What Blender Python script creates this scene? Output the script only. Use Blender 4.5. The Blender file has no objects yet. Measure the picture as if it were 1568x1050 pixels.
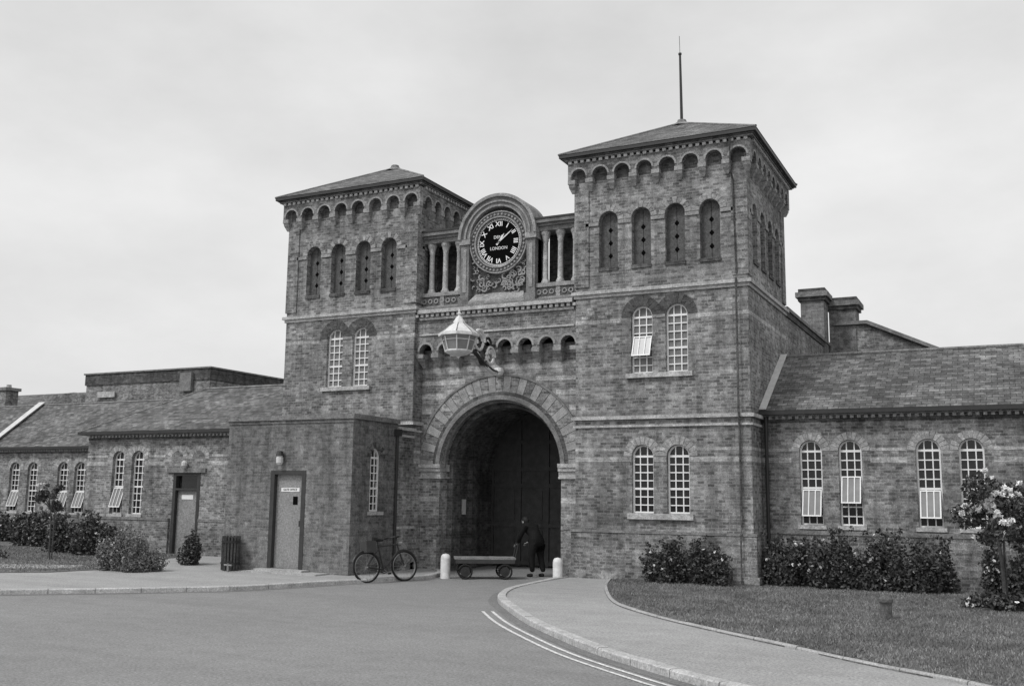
import bpy, math, random, bmesh
import numpy as np
from mathutils import Vector, Matrix
from mathutils.geometry import tessellate_polygon
random.seed(7); RNG=np.random.default_rng(7)
S=1.25
D2R=math.radians
col=bpy.context.scene.collection
# ------------------------------------------------------------------ materials
def newmat(name):
    m=bpy.data.materials.new(name); m.use_nodes=True
    nt=m.node_tree; b=nt.nodes['Principled BSDF']; return m,nt,b
def N(nt,t,**k):
    n=nt.nodes.new(t)
    for a,v in k.items(): setattr(n,a,v)
    return n
def g(v): return (v,v,v,1)
def ramp(nt,src,stops):
    r=N(nt,'ShaderNodeValToRGB'); e=r.color_ramp.elements
    e[0].position,e[0].color=stops[0][0],g(stops[0][1]); e[1].position,e[1].color=stops[-1][0],g(stops[-1][1])
    for p,v in stops[1:-1]:
        x=e.new(p); x.color=g(v)
    nt.links.new(src,r.inputs[0]); return r.outputs[0]
def noise(nt,vec,scale,detail=4,rough=.6):
    n=N(nt,'ShaderNodeTexNoise'); n.inputs['Scale'].default_value=scale; n.inputs['Detail'].default_value=detail
    n.inputs['Roughness'].default_value=rough
    if vec is not None: nt.links.new(vec,n.inputs['Vector'])
    return n.outputs['Fac']
def mul(nt,a,b,f=1.0,mode='MULTIPLY'):
    m=N(nt,'ShaderNodeMix',data_type='RGBA',blend_type=mode); m.inputs[0].default_value=f
    for s,i in ((a,6),(b,7)):
        if hasattr(s,'is_linked'): nt.links.new(s,m.inputs[i])
        else: m.inputs[i].default_value=g(s)
    return m.outputs[2]
def bump(nt,b,h,strength,dist):
    bp=N(nt,'ShaderNodeBump'); bp.inputs['Strength'].default_value=strength; bp.inputs['Distance'].default_value=dist
    nt.links.new(h,bp.inputs['Height']); nt.links.new(bp.outputs[0],b.inputs['Normal'])
def brick(name,c1,c2,mortar,bw=.14,rh=.06,ms=.007,rough=.9,stain=(.5,1.35),bs=.5,offset=.5,course=.16):
    m,nt,b=newmat(name)
    uv=N(nt,'ShaderNodeUVMap'); uv.uv_map='UVMap'
    geo=N(nt,'ShaderNodeNewGeometry')
    wn=N(nt,'ShaderNodeTexNoise'); wn.inputs['Scale'].default_value=1.3; nt.links.new(geo.outputs['Position'],wn.inputs['Vector'])
    wv=N(nt,'ShaderNodeVectorMath',operation='MULTIPLY_ADD'); wv.inputs[1].default_value=(.03,.03,0); nt.links.new(wn.outputs['Color'],wv.inputs[0]); nt.links.new(uv.outputs[0],wv.inputs[2])
    t=N(nt,'ShaderNodeTexBrick'); t.offset=offset
    for k,v in (('Scale',1.0),('Mortar Size',ms),('Mortar Smooth',.2),('Bias',0.0),('Brick Width',bw),('Row Height',rh)): t.inputs[k].default_value=v
    t.inputs['Color1'].default_value=g(c1); t.inputs['Color2'].default_value=g(c2); t.inputs['Mortar'].default_value=g(mortar)
    nt.links.new(wv.outputs[0],t.inputs['Vector'])
    st=ramp(nt,noise(nt,geo.outputs['Position'],.5,6,.68),[(.3,stain[0]),(.5,.95),(.7,stain[1])])
    fn=ramp(nt,noise(nt,geo.outputs['Position'],6,4,.78),[(.3,.56),(.7,1.44)])
    f2=ramp(nt,noise(nt,geo.outputs['Position'],36,3,.85),[(.25,.4),(.75,1.6)])
    mp=N(nt,'ShaderNodeMapping'); mp.inputs['Scale'].default_value=(3.2,3.2,.35); nt.links.new(geo.outputs['Position'],mp.inputs['Vector'])
    sk=ramp(nt,noise(nt,mp.outputs[0],1.0,5,.65),[(.32,.62),(.58,1.1)])
    mq=N(nt,'ShaderNodeMapping'); mq.inputs['Scale'].default_value=(.15,.15,5.5); nt.links.new(geo.outputs['Position'],mq.inputs['Vector'])
    cs=ramp(nt,noise(nt,mq.outputs[0],1.0,2,.6),[(.35,1-course),(.65,1+course)])
    c=mul(nt,mul(nt,mul(nt,mul(nt,mul(nt,t.outputs['Color'],st),fn),f2),sk),cs)
    nt.links.new(c,b.inputs['Base Color']); b.inputs['Roughness'].default_value=rough
    b.inputs['Specular IOR Level'].default_value=.25
    inv=N(nt,'ShaderNodeMath',operation='MULTIPLY_ADD'); inv.inputs[1].default_value=-1; inv.inputs[2].default_value=1
    nt.links.new(t.outputs['Fac'],inv.inputs[0])
    bump(nt,b,inv.outputs[0],bs,.008)
    return m
def plain(name,v,var=.25,scale=6,rough=.7,spec=.3,metal=0,bumpv=.0,fine=0):
    m,nt,b=newmat(name); geo=N(nt,'ShaderNodeNewGeometry')
    n=noise(nt,geo.outputs['Position'],scale,5,.65)
    c=ramp(nt,n,[(.28,v*(1-var)),(.72,v*(1+var))])
    if fine:
        c=mul(nt,c,ramp(nt,noise(nt,geo.outputs['Position'],fine,2,.8),[(.25,.55),(.75,1.45)]))
    nt.links.new(c,b.inputs['Base Color']); b.inputs['Roughness'].default_value=rough
    b.inputs['Specular IOR Level'].default_value=spec; b.inputs['Metallic'].default_value=metal
    if bumpv: bump(nt,b,noise(nt,geo.outputs['Position'],scale*6,4,.7),bumpv,.02)
    return m
M={}
M['brick']=brick('stock_brick',.115,.30,.27)
M['brick_new']=brick('newer_brick',.12,.21,.19,stain=(.74,1.18),course=.08)
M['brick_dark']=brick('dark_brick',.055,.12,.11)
M['brick_light']=brick('light_brick',.32,.46,.36,stain=(.6,1.2),course=.05)
M['slate']=brick('slate_roof',.07,.19,.04,bw=.2,rh=.105,ms=.006,rough=.6,stain=(.6,1.5),bs=.8,course=.1)
M['vou_l']=plain('voussoir_light',.30,.35,4,.9,.2,bumpv=.3,fine=30)
M['vou_d']=plain('voussoir_dark',.085,.3,5,.9,.2,bumpv=.3,fine=30)
M['stone']=plain('weathered_stone',.40,.4,4,.9,.2,bumpv=.4,fine=25)
M['stone_m']=plain('grey_stone',.28,.4,5,.9,.2,bumpv=.4,fine=25)
M['stone_d']=plain('sooty_stone',.19,.45,3,.9,.2,bumpv=.5,fine=25)
M['carved']=plain('carved_stone',.13,.6,14,.9,.2,bumpv=1.0,fine=40)
M['post']=plain('mossy_concrete',.12,.4,9,.9,.2,bumpv=.5,fine=30)
M['lead']=plain('lead_flashing',.55,.15,5,.6,.4)
M['blind']=plain('window_blind',.20,.25,5,.9,.1)
M['gutter']=plain('gutter_iron',.03,.2,5,.5,.4)
M['white']=plain('white_paint',.8,.06,4,.5,.4)
M['white_w']=plain('worn_white_paint',.66,.2,9,.6,.3)
M['glass']=plain('window_glass',.012,.3,2,.08,.5)
M['glass_l']=plain('pale_glass',.22,.2,3,.25,.4)  # pale base colour; on open casements it paints in the sky's reflection
M['louvre']=plain('painted_louvre',.10,.3,6,.8,.2,fine=25)
M['black']=plain('black_void',.006,.1,2,.9,.0)
M['door_g']=plain('grey_door_paint',.24,.14,2,.5,.4,fine=18)
M['door_d']=plain('dark_gate_timber',.06,.3,5,.6,.3,bumpv=.3)
M['frame_d']=plain('dark_timber_frame',.045,.25,6,.6,.3)
M['iron']=plain('black_iron',.02,.2,8,.4,.5)
M['steel']=plain('dull_steel',.3,.2,8,.35,.5,metal=.8)
M['rubber']=plain('tyre_rubber',.02,.2,8,.8,.2)
M['cloth']=plain('dark_cloth',.014,.3,10,.95,.1)
M['skin']=plain('skin',.3,.1,10,.6,.3)
M['hair']=plain('dark_hair',.02,.3,20,.7,.2)
M['wood']=plain('worn_planks',.2,.35,5,.85,.2,bumpv=.3,fine=30)
M['wood_d']=plain('creosoted_slats',.07,.35,5,.85,.2,bumpv=.3,fine=30)
M['bark']=plain('bark',.08,.4,14,.95,.1,bumpv=.6)
M['soil']=plain('soil',.07,.4,10,.95,.1,bumpv=.6,fine=30)
M['concrete']=plain('concrete',.36,.2,3,.9,.2,bumpv=.2,fine=40)
M['kerb']=plain('kerb_stone',.42,.28,3,.85,.25,bumpv=.2,fine=30)
M['line']=plain('road_paint',.62,.35,12,.7,.3,fine=25)
def asphalt(name,v):
    m,nt,b=newmat(name); geo=N(nt,'ShaderNodeNewGeometry'); P=geo.outputs['Position']
    c=ramp(nt,noise(nt,P,.14,5,.55),[(.3,v*.90),(.5,v),(.72,v*1.08)])
    c=mul(nt,c,ramp(nt,noise(nt,P,26,3,.88),[(.25,.40),(.75,1.6)]))
    c=mul(nt,c,ramp(nt,noise(nt,P,3.0,4,.7),[(.3,.90),(.7,1.09)]))
    mp=N(nt,'ShaderNodeMapping'); mp.inputs['Rotation'].default_value=(0,0,.7); mp.inputs['Scale'].default_value=(.25,1.6,1); nt.links.new(P,mp.inputs['Vector'])
    c=mul(nt,c,ramp(nt,noise(nt,mp.outputs[0],.7,5,.6),[(.34,.91),(.55,1.02)]))
    nt.links.new(c,b.inputs['Base Color']); b.inputs['Roughness'].default_value=.85; b.inputs['Specular IOR Level'].default_value=.3
    bump(nt,b,noise(nt,P,60,3,.8),.5,.01); return m
M['asphalt']=asphalt('asphalt',.235)
M['patch']=asphalt('asphalt_kerb_shade',.19)  # darker asphalt tone, used for the shade painted along the kerbs
M['pave']=asphalt('pavement_asphalt',.34)
def grassm():
    m,nt,b=newmat('grass'); geo=N(nt,'ShaderNodeNewGeometry'); P=geo.outputs['Position']
    c=ramp(nt,noise(nt,P,.9,5,.7),[(.3,.12),(.7,.2)])
    c=mul(nt,c,ramp(nt,noise(nt,P,24,4,.8),[(.3,.45),(.7,1.6)]))
    nt.links.new(c,b.inputs['Base Color']); b.inputs['Roughness'].default_value=.95; b.inputs['Specular IOR Level'].default_value=.1
    bump(nt,b,noise(nt,P,30,4,.8),1,.04); return m
M['grass']=grassm()
def leafm(name,lo,hi,patch=False):
    m,nt,b=newmat(name); a=N(nt,'ShaderNodeAttribute'); a.attribute_name='tone'
    c=ramp(nt,a.outputs['Fac'],[(0,lo),(.7,(lo+hi)/2),(1,hi)])
    if patch:
        geo=N(nt,'ShaderNodeNewGeometry'); c=mul(nt,c,ramp(nt,noise(nt,geo.outputs['Position'],.9,5,.7),[(.32,.58),(.5,1.0),(.7,1.35)]))
    nt.links.new(c,b.inputs['Base Color']); b.inputs['Roughness'].default_value=.5; b.inputs['Specular IOR Level'].default_value=.4
    return m
M['leaf']=leafm('leaf_dark',.018,.14)
M['leaf_l']=leafm('leaf_silvery',.09,.28)
M['blade']=leafm('grass_blades',.11,.30,True)
M['petal']=leafm('rose_petals',.75,.88)
# ------------------------------------------------------------------ objects
def top(name,loc=(0,0,0)):
    e=bpy.data.objects.new(name,None); e.location=Vector(loc)*S; col.objects.link(e); e.empty_display_size=.3; return e
class Part:
    def __init__(s,name,mat,parent=None,smooth=False):
        s.name,s.mat,s.parent,s.smooth=name,mat,parent,smooth; s.v=[]; s.f=[]; s.t=[]
    def add(s,v,f,t=None):
        o=len(s.v); s.v+=list(v); s.f+=[tuple(i+o for i in q) for q in f]
        if t is not None: s.t+=t
    def box(s,x0,x1,y0,y1,z0,z1):
        s.add([(x0,y0,z0),(x1,y0,z0),(x1,y1,z0),(x0,y1,z0),(x0,y0,z1),(x1,y0,z1),(x1,y1,z1),(x0,y1,z1)],
              [(0,3,2,1),(4,5,6,7),(0,1,5,4),(1,2,6,5),(2,3,7,6),(3,0,4,7)])
    def fbox(s,fr,s0,s1,z0,z1,d0,d1):
        v=[fr(a,z,d) for z in (z0,z1) for a,d in ((s0,d0),(s1,d0),(s1,d1),(s0,d1))]
        s.add(v,[(0,3,2,1),(4,5,6,7),(0,1,5,4),(1,2,6,5),(2,3,7,6),(3,0,4,7)])
    def extr(s,fr,poly,d0,d1):
        n=len(poly); v=[fr(a,z,d0) for a,z in poly]+[fr(a,z,d1) for a,z in poly]
        tris=tessellate_polygon([[Vector((a,z,0)) for a,z in poly]])
        f=[tuple(i+n for i in t) for t in tris]+[tuple(t) for t in tris]
        f+=[(i,(i+1)%n,(i+1)%n+n,i+n) for i in range(n)]
        s.add(v,f)
    def wall(s,fr,outline,holes,rev=.12,d=0,rp=None):
        loops=[outline]+holes
        fl=[p for l in loops for p in l]
        tris=tessellate_polygon([[Vector((a,z,0)) for a,z in l] for l in loops])
        s.add([fr(a,z,d) for a,z in fl],[tuple(t) for t in tris])
        q=rp or s
        for h in holes:
            n=len(h); q.add([fr(a,z,d) for a,z in h]+[fr(a,z,d-rev) for a,z in h],[(i,(i+1)%n,(i+1)%n+n,i+n) for i in range(n)])
    def tube(s,pts,r,n=8,r1=None):
        pts=[Vector(p) for p in pts]; m=len(pts); v=[]; f=[]
        for i,p in enumerate(pts):
            t=(pts[min(i+1,m-1)]-pts[max(i-1,0)]).normalized()
            a=t.cross(Vector((0,0,1)))
            if a.length<.05: a=t.cross(Vector((1,0,0)))
            a.normalize(); b=t.cross(a)
            rr=r if r1 is None else r+(r1-r)*i/(m-1)
            for k in range(n):
                th=2*math.pi*k/n; v.append(tuple(p+a*math.cos(th)*rr+b*math.sin(th)*rr))
        for i in range(m-1):
            for k in range(n):
                f.append((i*n+k,i*n+(k+1)%n,(i+1)*n+(k+1)%n,(i+1)*n+k))
        f.append(tuple(range(n))); f.append(tuple((m-1)*n+k for k in range(n)))
        s.add(v,f)
    def lathe(s,cx,cy,prof,n=16,rot=0,axis=None):
        v=[];f=[]
        for r,z in prof:
            for k in range(n):
                th=rot+2*math.pi*k/n; v.append((cx+r*math.cos(th),cy+r*math.sin(th),z))
        for i in range(len(prof)-1):
            for k in range(n): f.append((i*n+k,i*n+(k+1)%n,(i+1)*n+(k+1)%n,(i+1)*n+k))
        s.add(v,f)
    def ring(s,fr,c,cz,r0,r1,a0,a1,d0,d1,n=24):
        v=[];f=[]
        for i in range(n+1):
            a=a0+(a1-a0)*i/n; co,si=math.cos(a),math.sin(a)
            v+=[fr(c+r0*co,cz+r0*si,d0),fr(c+r1*co,cz+r1*si,d0),fr(c+r1*co,cz+r1*si,d1),fr(c+r0*co,cz+r0*si,d1)]
        for i in range(n):
            o=i*4
            for k in range(4): f.append((o+k,o+(k+1)%4,o+4+(k+1)%4,o+4+k))
        f+=[(0,1,2,3),(n*4,n*4+1,n*4+2,n*4+3)]
        s.add(v,f)
    def done(s):
        if not s.v: return None
        me=bpy.data.meshes.new(s.name); V=[(a*S,b*S,c*S) for a,b,c in s.v]
        me.from_pydata(V,[],s.f); me.materials.append(M[s.mat])
        uvl=me.uv_layers.new(name='UVMap'); me.update()
        if len(me.loops)<60000:
            uv=[0.0]*(2*len(me.loops))
            for p in me.polygons:
                n=p.normal; t=Vector((0,0,1)).cross(n)
                if t.length<.05: t=Vector((1,0,0)); b=Vector((0,1,0))
                else:
                    t.normalize(); b=n.cross(t)
                    if b.z<0: b=-b
                    if abs(t.x)>abs(t.y):
                        if t.x<0: t=-t
                    elif t.y<0: t=-t
                for li in p.loop_indices:
                    q=s.v[me.loops[li].vertex_index]
                    uv[2*li]=q[0]*t.x+q[1]*t.y; uv[2*li+1]=q[0]*b.x+q[1]*b.y+q[2]*b.z
            uvl.data.foreach_set('uv',uv)
        if s.t:
            at=me.attributes.new('tone','FLOAT','FACE'); at.data.foreach_set('value',s.t)
        if s.smooth:
            me.polygons.foreach_set('use_smooth',[True]*len(me.polygons))
        ob=bpy.data.objects.new(s.name,me); col.objects.link(ob)
        if s.parent:
            ob.parent=s.parent; ob.matrix_parent_inverse=Matrix.Translation(-s.parent.location)
        return ob
def Ff(y0): return lambda s,z,d:(s,y0-d,z)
def Fb(y0): return lambda s,z,d:(s,y0+d,z)
def Fr(x0): return lambda s,z,d:(x0+d,s,z)
def Fl(x0): return lambda s,z,d:(x0-d,s,z)
def arc(c,z0,z1,w,n=12):
    r=w/2; zs=z1-r
    return [(c-r,z0),(c+r,z0)]+[(c+r*math.cos(math.pi*i/n),zs+r*math.sin(math.pi*i/n)) for i in range(n+1)]
class Bld:
    def __init__(s,name,loc):
        s.e=top(name,loc); s.p={}
    def __call__(s,name,mat=None,smooth=False):
        if name not in s.p: s.p[name]=Part(name,mat,s.e,smooth)
        return s.p[name]
    def done(s):
        for p in s.p.values(): p.done()
def voussoirs(B,fr,c,cz,r0,r1,n,d0,d1,ma='vou_l',mb='vou_d',na='arch_voussoirs_light',nb='arch_voussoirs_dark',a0=0,a1=math.pi,gap=.006):
    for i in range(n):
        A=a0+(a1-a0)*i/n; Bq=a0+(a1-a0)*(i+1)/n; gp=gap/r1
        P=B(na,ma) if i%2==0 else B(nb,mb)
        P.ring(fr,c,cz,r0,r1,A+gp,Bq-gp,d0,d1+random.uniform(-.003,.003),3)
def window(B,fr,c,z0,z1,w,cols=3,rows=7,hood=.15,hm=('vou_l','brick_light'),sill=True,openc=0,rev=.12,blind=0,hd=.008,nv=11):
    r=w/2; zs=z1-r
    B('window_glass','glass').extr(fr,arc(c,z0,z1,w),-rev-.01,-rev+.002)
    F=B('window_frames','white')
    t=.032; d0,d1=-rev+.005,-rev+.04
    F.ring(fr,c,zs,r-t,r,0,math.pi,d0,d1,12)
    F.fbox(fr,c-r,c-r+t,z0,zs,d0,d1); F.fbox(fr,c+r-t,c+r,z0,zs,d0,d1); F.fbox(fr,c-r+t,c+r-t,z0,z0+t,d0,d1)
    bt=.0105
    for i in range(1,cols):
        s=-r+w*i/cols; h=math.sqrt(max(0,(r-t*.6)**2-s*s))
        F.fbox(fr,c+s-bt,c+s+bt,z0+t,zs+h,d0+.004,d1-.006)
    nr=rows; dz=(zs-z0)/nr*1.0
    for i in range(1,nr+1):
        z=z0+dz*i; k=bt*(2.0 if i in (nr,nr//2) else 1)
        F.fbox(fr,c-r+t,c+r-t,z-k,z+k,d0+.002,d1-.004)
    if blind:
        if blind>=1: B('window_blinds','blind').extr(fr,arc(c,z0+.02,z1-.02,w-.04),-rev+.003,-rev+.006)
        else: B('window_blinds','blind').fbox(fr,c-r+t,c+r-t,z0+t,z0+(z1-z0)*blind,-rev+.003,-rev+.006)
    if openc:
        za=z0+(zs-z0)*(.12 if openc==1 else .30); zb=za+(zs-z0)*.36; wd=r-t
        out=.16
        def T(s,z):
            k=(zb-z)/(zb-za); return fr(s,z,d1+out*k)
        v=[T(c-wd,za),T(c+wd,za),T(c+wd,zb),T(c-wd,zb)]; B('open_casement_glass','glass_l').add(v,[(0,1,2,3)])
        for s0,s1,a,b in ((c-wd,c-wd+.024,za,zb),(c+wd-.024,c+wd,za,zb),(c-wd+.024,c+wd-.024,za,za+.024),(c-wd+.024,c+wd-.024,zb-.024,zb),(c-wd/3-.01,c-wd/3+.01,za+.024,zb-.024),(c+wd/3-.01,c+wd/3+.01,za+.024,zb-.024)):
            v=[]
            for k in (.004,.016):
                for s,z in ((s0,a),(s1,a),(s1,b),(s0,b)):
                    kk=(zb-z)/(zb-za); v.append(fr(s,z,d1+out*kk+k))
            F.add(v,[(0,1,2,3),(4,5,6,7),(0,1,5,4),(1,2,6,5),(2,3,7,6),(3,0,4,7)])
    if hood:
        voussoirs(B,fr,c,zs,r+.004,r+hood,nv,-.02,hd,hm[0],hm[1],'hood_'+hm[0],'hood_'+hm[1])
    if sill: B('window_sills','stone').fbox(fr,c-r-.05,c+r+.05,z0-.075,z0-.003,-.1,.05)
# ================================================================== GATEHOUSE
G=Bld('gatehouse',(-10.2,0,0))
W=3.6; XRl,XRr,XLl,XLr=-8.2,-4.53,-15.95,-12.22
def scallop(s0,s1,n,zb,zt,pier=.17):
    w=(s1-s0)/n; r=(w-pier)/2; pts=[(s0,zt),(s0,zb)]
    for i in range(n):
        c=s0+w*(i+.5)
        pts.append((c-r,zb)); zs=zb+.06
        for k in range(9):
            a=math.pi-math.pi*k/8; pts.append((c+r*math.cos(a),zs+r*math.sin(a)))
        pts.append((c+r,zb))
    pts.append((s1,zb)); pts.append((s1,zt)); return pts
def pendant(B,fr,s,z,d,w=.17,name='corbels',h=.27):
    P=B(name,'stone_m')
    P.fbox(fr,s-w/2,s+w/2,z-.09,z-.002,0,d+.014)
    a=w/2*.84; z1=z-.09; v=[]
    lv=[(a,d,z1),(a,d*.85,z-.15),(a*.8,d*.55,z-.2),(a*.45,d*.3,z-h)]
    for hw,dp,zz in lv: v+=[fr(s-hw,zz,0),fr(s+hw,zz,0),fr(s+hw,zz,dp),fr(s-hw,zz,dp)]
    f=[]
    for i in range(3):
        for k in range(4): f.append((i*4+k,i*4+(k+1)%4,i*4+4+(k+1)%4,i*4+4+k))
    f.append((12,13,14,15)); P.add(v,f)
def tower(xl,xr,wins_open):
    sides=[(Ff(0),xl,xr,'f'),(Fr(xr),0,W,'r'),(Fb(W),xl,xr,'b'),(Fl(xl),0,W,'l')]
    for fr,s0,s1,k in sides:
        c=(s0+s1)/2; hw=(s1-s0)/2
        def bx(nm,mt,z0,z1,d,inn=.01):
            if k in 'fb': a,b=s0-d,s1+d
            else: a,b=s0+inn+.002,s1-inn-.002
            G(nm,mt).fbox(fr,a,b,z0,z1,-inn,d)
        oc=[c+(i-1.5)*.73 for i in range(4)] if k in 'fb' else [c+(i-1.5)*.72 for i in range(4)]
        holes=[arc(o,6.48,7.70,.42) for o in oc]
        if k=='f':
            holes+=[arc(c-.37,1.38,2.74,.46),arc(c+.37,1.38,2.74,.46),arc(c-.37,4.2,5.6,.46),arc(c+.37,4.2,5.6,.46)]
        G('tower_walls','brick').wall(fr,[(s0,-.1),(s1,-.1),(s1,8.9),(s0,8.9)],holes,.16)
        for o in oc:
            G('belfry_louvres','louvre').extr(fr,arc(o,6.48,7.70,.42),-.17,-.14)
            for zz in (6.75,7.03,7.31):
                for dx,dz in ((0,.028),(0,-.028),(.022,0),(-.022,0)):
                    G('louvre_quatrefoils','black').extr(fr,[(o+dx+.026*math.cos(q*math.pi/4),zz+dz+.030*math.sin(q*math.pi/4)) for q in range(8)],-.139,-.135+.001*(dx>0)+.0005*(dz>0))
            G('louvre_quatrefoils','black').fbox(fr,o-.004,o+.004,6.5,7.66,-.139,-.137)
            voussoirs(G,fr,o,7.49,.214,.345,9,-.02,.012,'vou_l','brick','belfry_arch_a','belfry_arch_b')
            G('belfry_sills','brick_dark').fbox(fr,o-.22,o+.22,6.40,6.475,-.1,.03)
        for o in [oc[0]-.365]+[ (oc[i]+oc[i+1])/2 for i in range(3)]+[oc[3]+.365]:
            G('impost_blocks','stone_m').fbox(fr,o-.145,o+.145,7.40,7.47,-.02,.03)
        for j,(a,b) in enumerate(((s0-.03,s0+.30),(s1-.30,s1+.03))):
            if k in 'rl':
                if j==0: a=s0+.022
                else: b=s1-.022
            G('corner_piers','brick').fbox(fr,a,b,6.08,8.25,-.02,.03)
        dd=.14; n=8; zb=8.44
        e0,e1=(s0-dd,s1+dd) if k in 'fb' else (s0+.006,s1-.006)
        G('corbel_shade_panel','brick_dark').fbox(fr,s0+.02,s1-.02,8.40,8.78,-.01,.003)  # dark backing panel paints in the shade behind the corbel arches
        G('corbel_arches','brick').extr(fr,scallop(e0,e1,n,zb,8.82,.15),.004,dd)
        w=(e1-e0)/n
        for i in range(n+1):
            s=e0+w*i
            if i==0: s+=.088
            if i==n: s-=.088
            if k in 'rl' and i in (0,n): continue
            pendant(G,fr,s,zb,dd)
        for i in range(n):
            cc=e0+w*(i+.5)
            G('corbel_arch_rings','vou_l').ring(fr,cc,zb+.06,(w-.15)/2,(w-.15)/2+.04,0,math.pi,dd-.01,dd+.012,8)
        m=28; ww=(e1-e0)/m
        for i in range(m): G('dentils','stone').fbox(fr,e0+ww*(i+.2),e0+ww*(i+.72),8.79,8.85,dd-.005,dd+.05)
        bx('cornice_stone','stone_d',8.855,8.885,dd+.07)
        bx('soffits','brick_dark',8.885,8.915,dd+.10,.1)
        bx('gutters','gutter',8.915,8.985,dd+.15,.1)
        for z0,z1,d in ((5.91,5.98,.08),(5.84,5.91,.035),(3.26,3.33,.07),(3.10,3.145,.04)):
            bx('string_courses','stone',z0,z1,d)
        bx('plinth','brick',-.1,.98,.07); bx('plinth_cap','stone_d',.98,1.03,.085); bx('plinth_base','brick',-.12,.22,.12)
        for z0,z1 in ((2.40,2.50),(2.62,2.68)):
            segs=[(s0,s1)]
            if k=='f': segs=[(s0,c-.37-.24),(c-.13,c+.13),(c+.37+.24,s1)]
            for a,b in segs: G('brick_bands','brick_light').fbox(fr,a,b,z0,z1,-.01,.004)
        for z0,z1 in ((5.28,5.36),):
            segs=[(s0,s1)]
            if k=='f': segs=[(s0,c-.83),(c+.83,s1)]
            for a,b in segs: G('brick_bands','brick_light').fbox(fr,a,b,z0,z1,-.01,.004)
        if k=='f':
            for j,o in enumerate((c-.37,c+.37)):
                window(G,fr,o,1.38,2.74,.46,3,7,.17,('vou_l','brick_light'),False)
                window(G,fr,o,4.20,5.60,.46,3,7,.21,('vou_d','brick_dark'),False,openc=wins_open[j],blind=1)
            G('window_sills','stone').fbox(fr,c-.68,c+.68,1.26,1.375,-.1,.07)
            G('window_sills','stone').fbox(fr,c-.70,c+.70,4.10,4.195,-.1,.07)
            G('impost_blocks','stone_m').fbox(fr,c-.135,c+.135,5.33,5.39,-.02,.02)
            for i in range(18):
                s=random.uniform(s0+.1,s0+.75) if random.random()<.5 else random.uniform(s1-.9,s1-.25)
                z=round((5.4+random.random()*.4)/.06)*.06
                G('pale_repair_bricks','brick_light').fbox(fr,s,s+.14,z,z+.055,-.01,.0035+i*.0001)
    o=.30; c=((xl+xr)/2,W/2); z=8.99; za=10.12
    x0,x1,y0,y1=xl-o,xr+o,-o,W+o
    G('tower_roofs','slate').add([(x0,y0,z),(x1,y0,z),(x1,y1,z),(x0,y1,z),(c[0],c[1],za)],[(0,1,4),(1,2,4),(2,3,4),(3,0,4)])
    for q in ((x0,y0),(x1,y0),(x1,y1),(x0,y1)):
        G('roof_hips','stone_d').tube([(q[0],q[1],z),(c[0],c[1],za)],.028,6)
    G('roof_finials','stone_d').lathe(c[0],c[1],[(.30,za-.12),(.12,za+.0),(.1,za+.06),(.0,za+.08)],8)
tower(XRl,XRr,(2,0)); tower(XLl,XLr,(0,0))
cx=(XRl+XRr)/2
fp=Part('flagpole','iron',None); fp.tube([(cx,1.8,10.1),(cx-.01,1.8,11.0),(cx-.02,1.8,11.78)],.036,8,.026); fp.tube([(cx-.02,1.8,11.78),(cx-.03,1.8,12.22)],.006,6); fp.tube([(cx-.02,1.8,11.76),(cx-.02,1.8,11.80)],.04,8); fp.done()
# ---- middle bay
CX=-10.2; f4=Ff(.4)
R=1.5; ZS=2.3
ol=[(XLr-.05,-.1),(CX-R,-.1),(CX-R,ZS)]+[(CX+R*math.cos(math.pi-math.pi*i/28),ZS+R*math.sin(math.pi-math.pi*i/28)) for i in range(1,28)]+[(CX+R,ZS),(CX+R,-.1),(XRl+.05,-.1),(XRl+.05,5.0),(XLr-.05,5.0)]
G('gate_wall','brick').extr(f4,ol,-.35,0)
r2=1.36
ol2=[(CX-R-.1,-.1),(CX-r2,-.1),(CX-r2,ZS)]+[(CX+r2*math.cos(math.pi-math.pi*i/28),ZS+r2*math.sin(math.pi-math.pi*i/28)) for i in range(1,28)]+[(CX+r2,ZS),(CX+r2,-.1),(CX+R+.1,-.1),(CX+R+.1,4.2),(CX-R-.1,4.2)]
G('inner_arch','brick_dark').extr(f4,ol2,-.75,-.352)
G('arch_mouldings','stone_d').ring(f4,CX,ZS,R-.0,R+.10,0,math.pi,-.05,.05,40)
G('arch_mouldings','stone_d').ring(f4,CX,ZS,R-.05,R+.0,0,math.pi,-.2,-.12,40)
G('arch_mouldings_dark','brick_dark').ring(f4,CX,ZS,R+.10,R+.18,0,math.pi,-.05,.03,40)
voussoirs(G,f4,CX,ZS,R+.18,R+.54,31,-.05,.025,'vou_l','brick','gate_voussoirs_light','gate_voussoirs_dark')
G('arch_hood_mould','stone_d').ring(f4,CX,ZS,R+.54,R+.58,.28,math.pi-.28,-.02,.05,40)
for z0,z1 in ((4.46,4.58),(4.18,4.28),(3.86,3.98),(3.52,3.64),(3.16,3.28),(2.8,2.92)):
    rr=R+.58; h=z0-ZS
    half=math.sqrt(max(0,rr*rr-h*h)) if h<rr else 0
    if half>0:
        G('gate_bands','brick_light').fbox(f4,XLr,CX-half,z0,z1,-.01,.005); G('gate_bands','brick_light').fbox(f4,CX+half,XRl,z0,z1,-.01,.005)
    else: G('gate_bands','brick_light').fbox(f4,XLr,XRl,z0,z1,-.01,.005)
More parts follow.
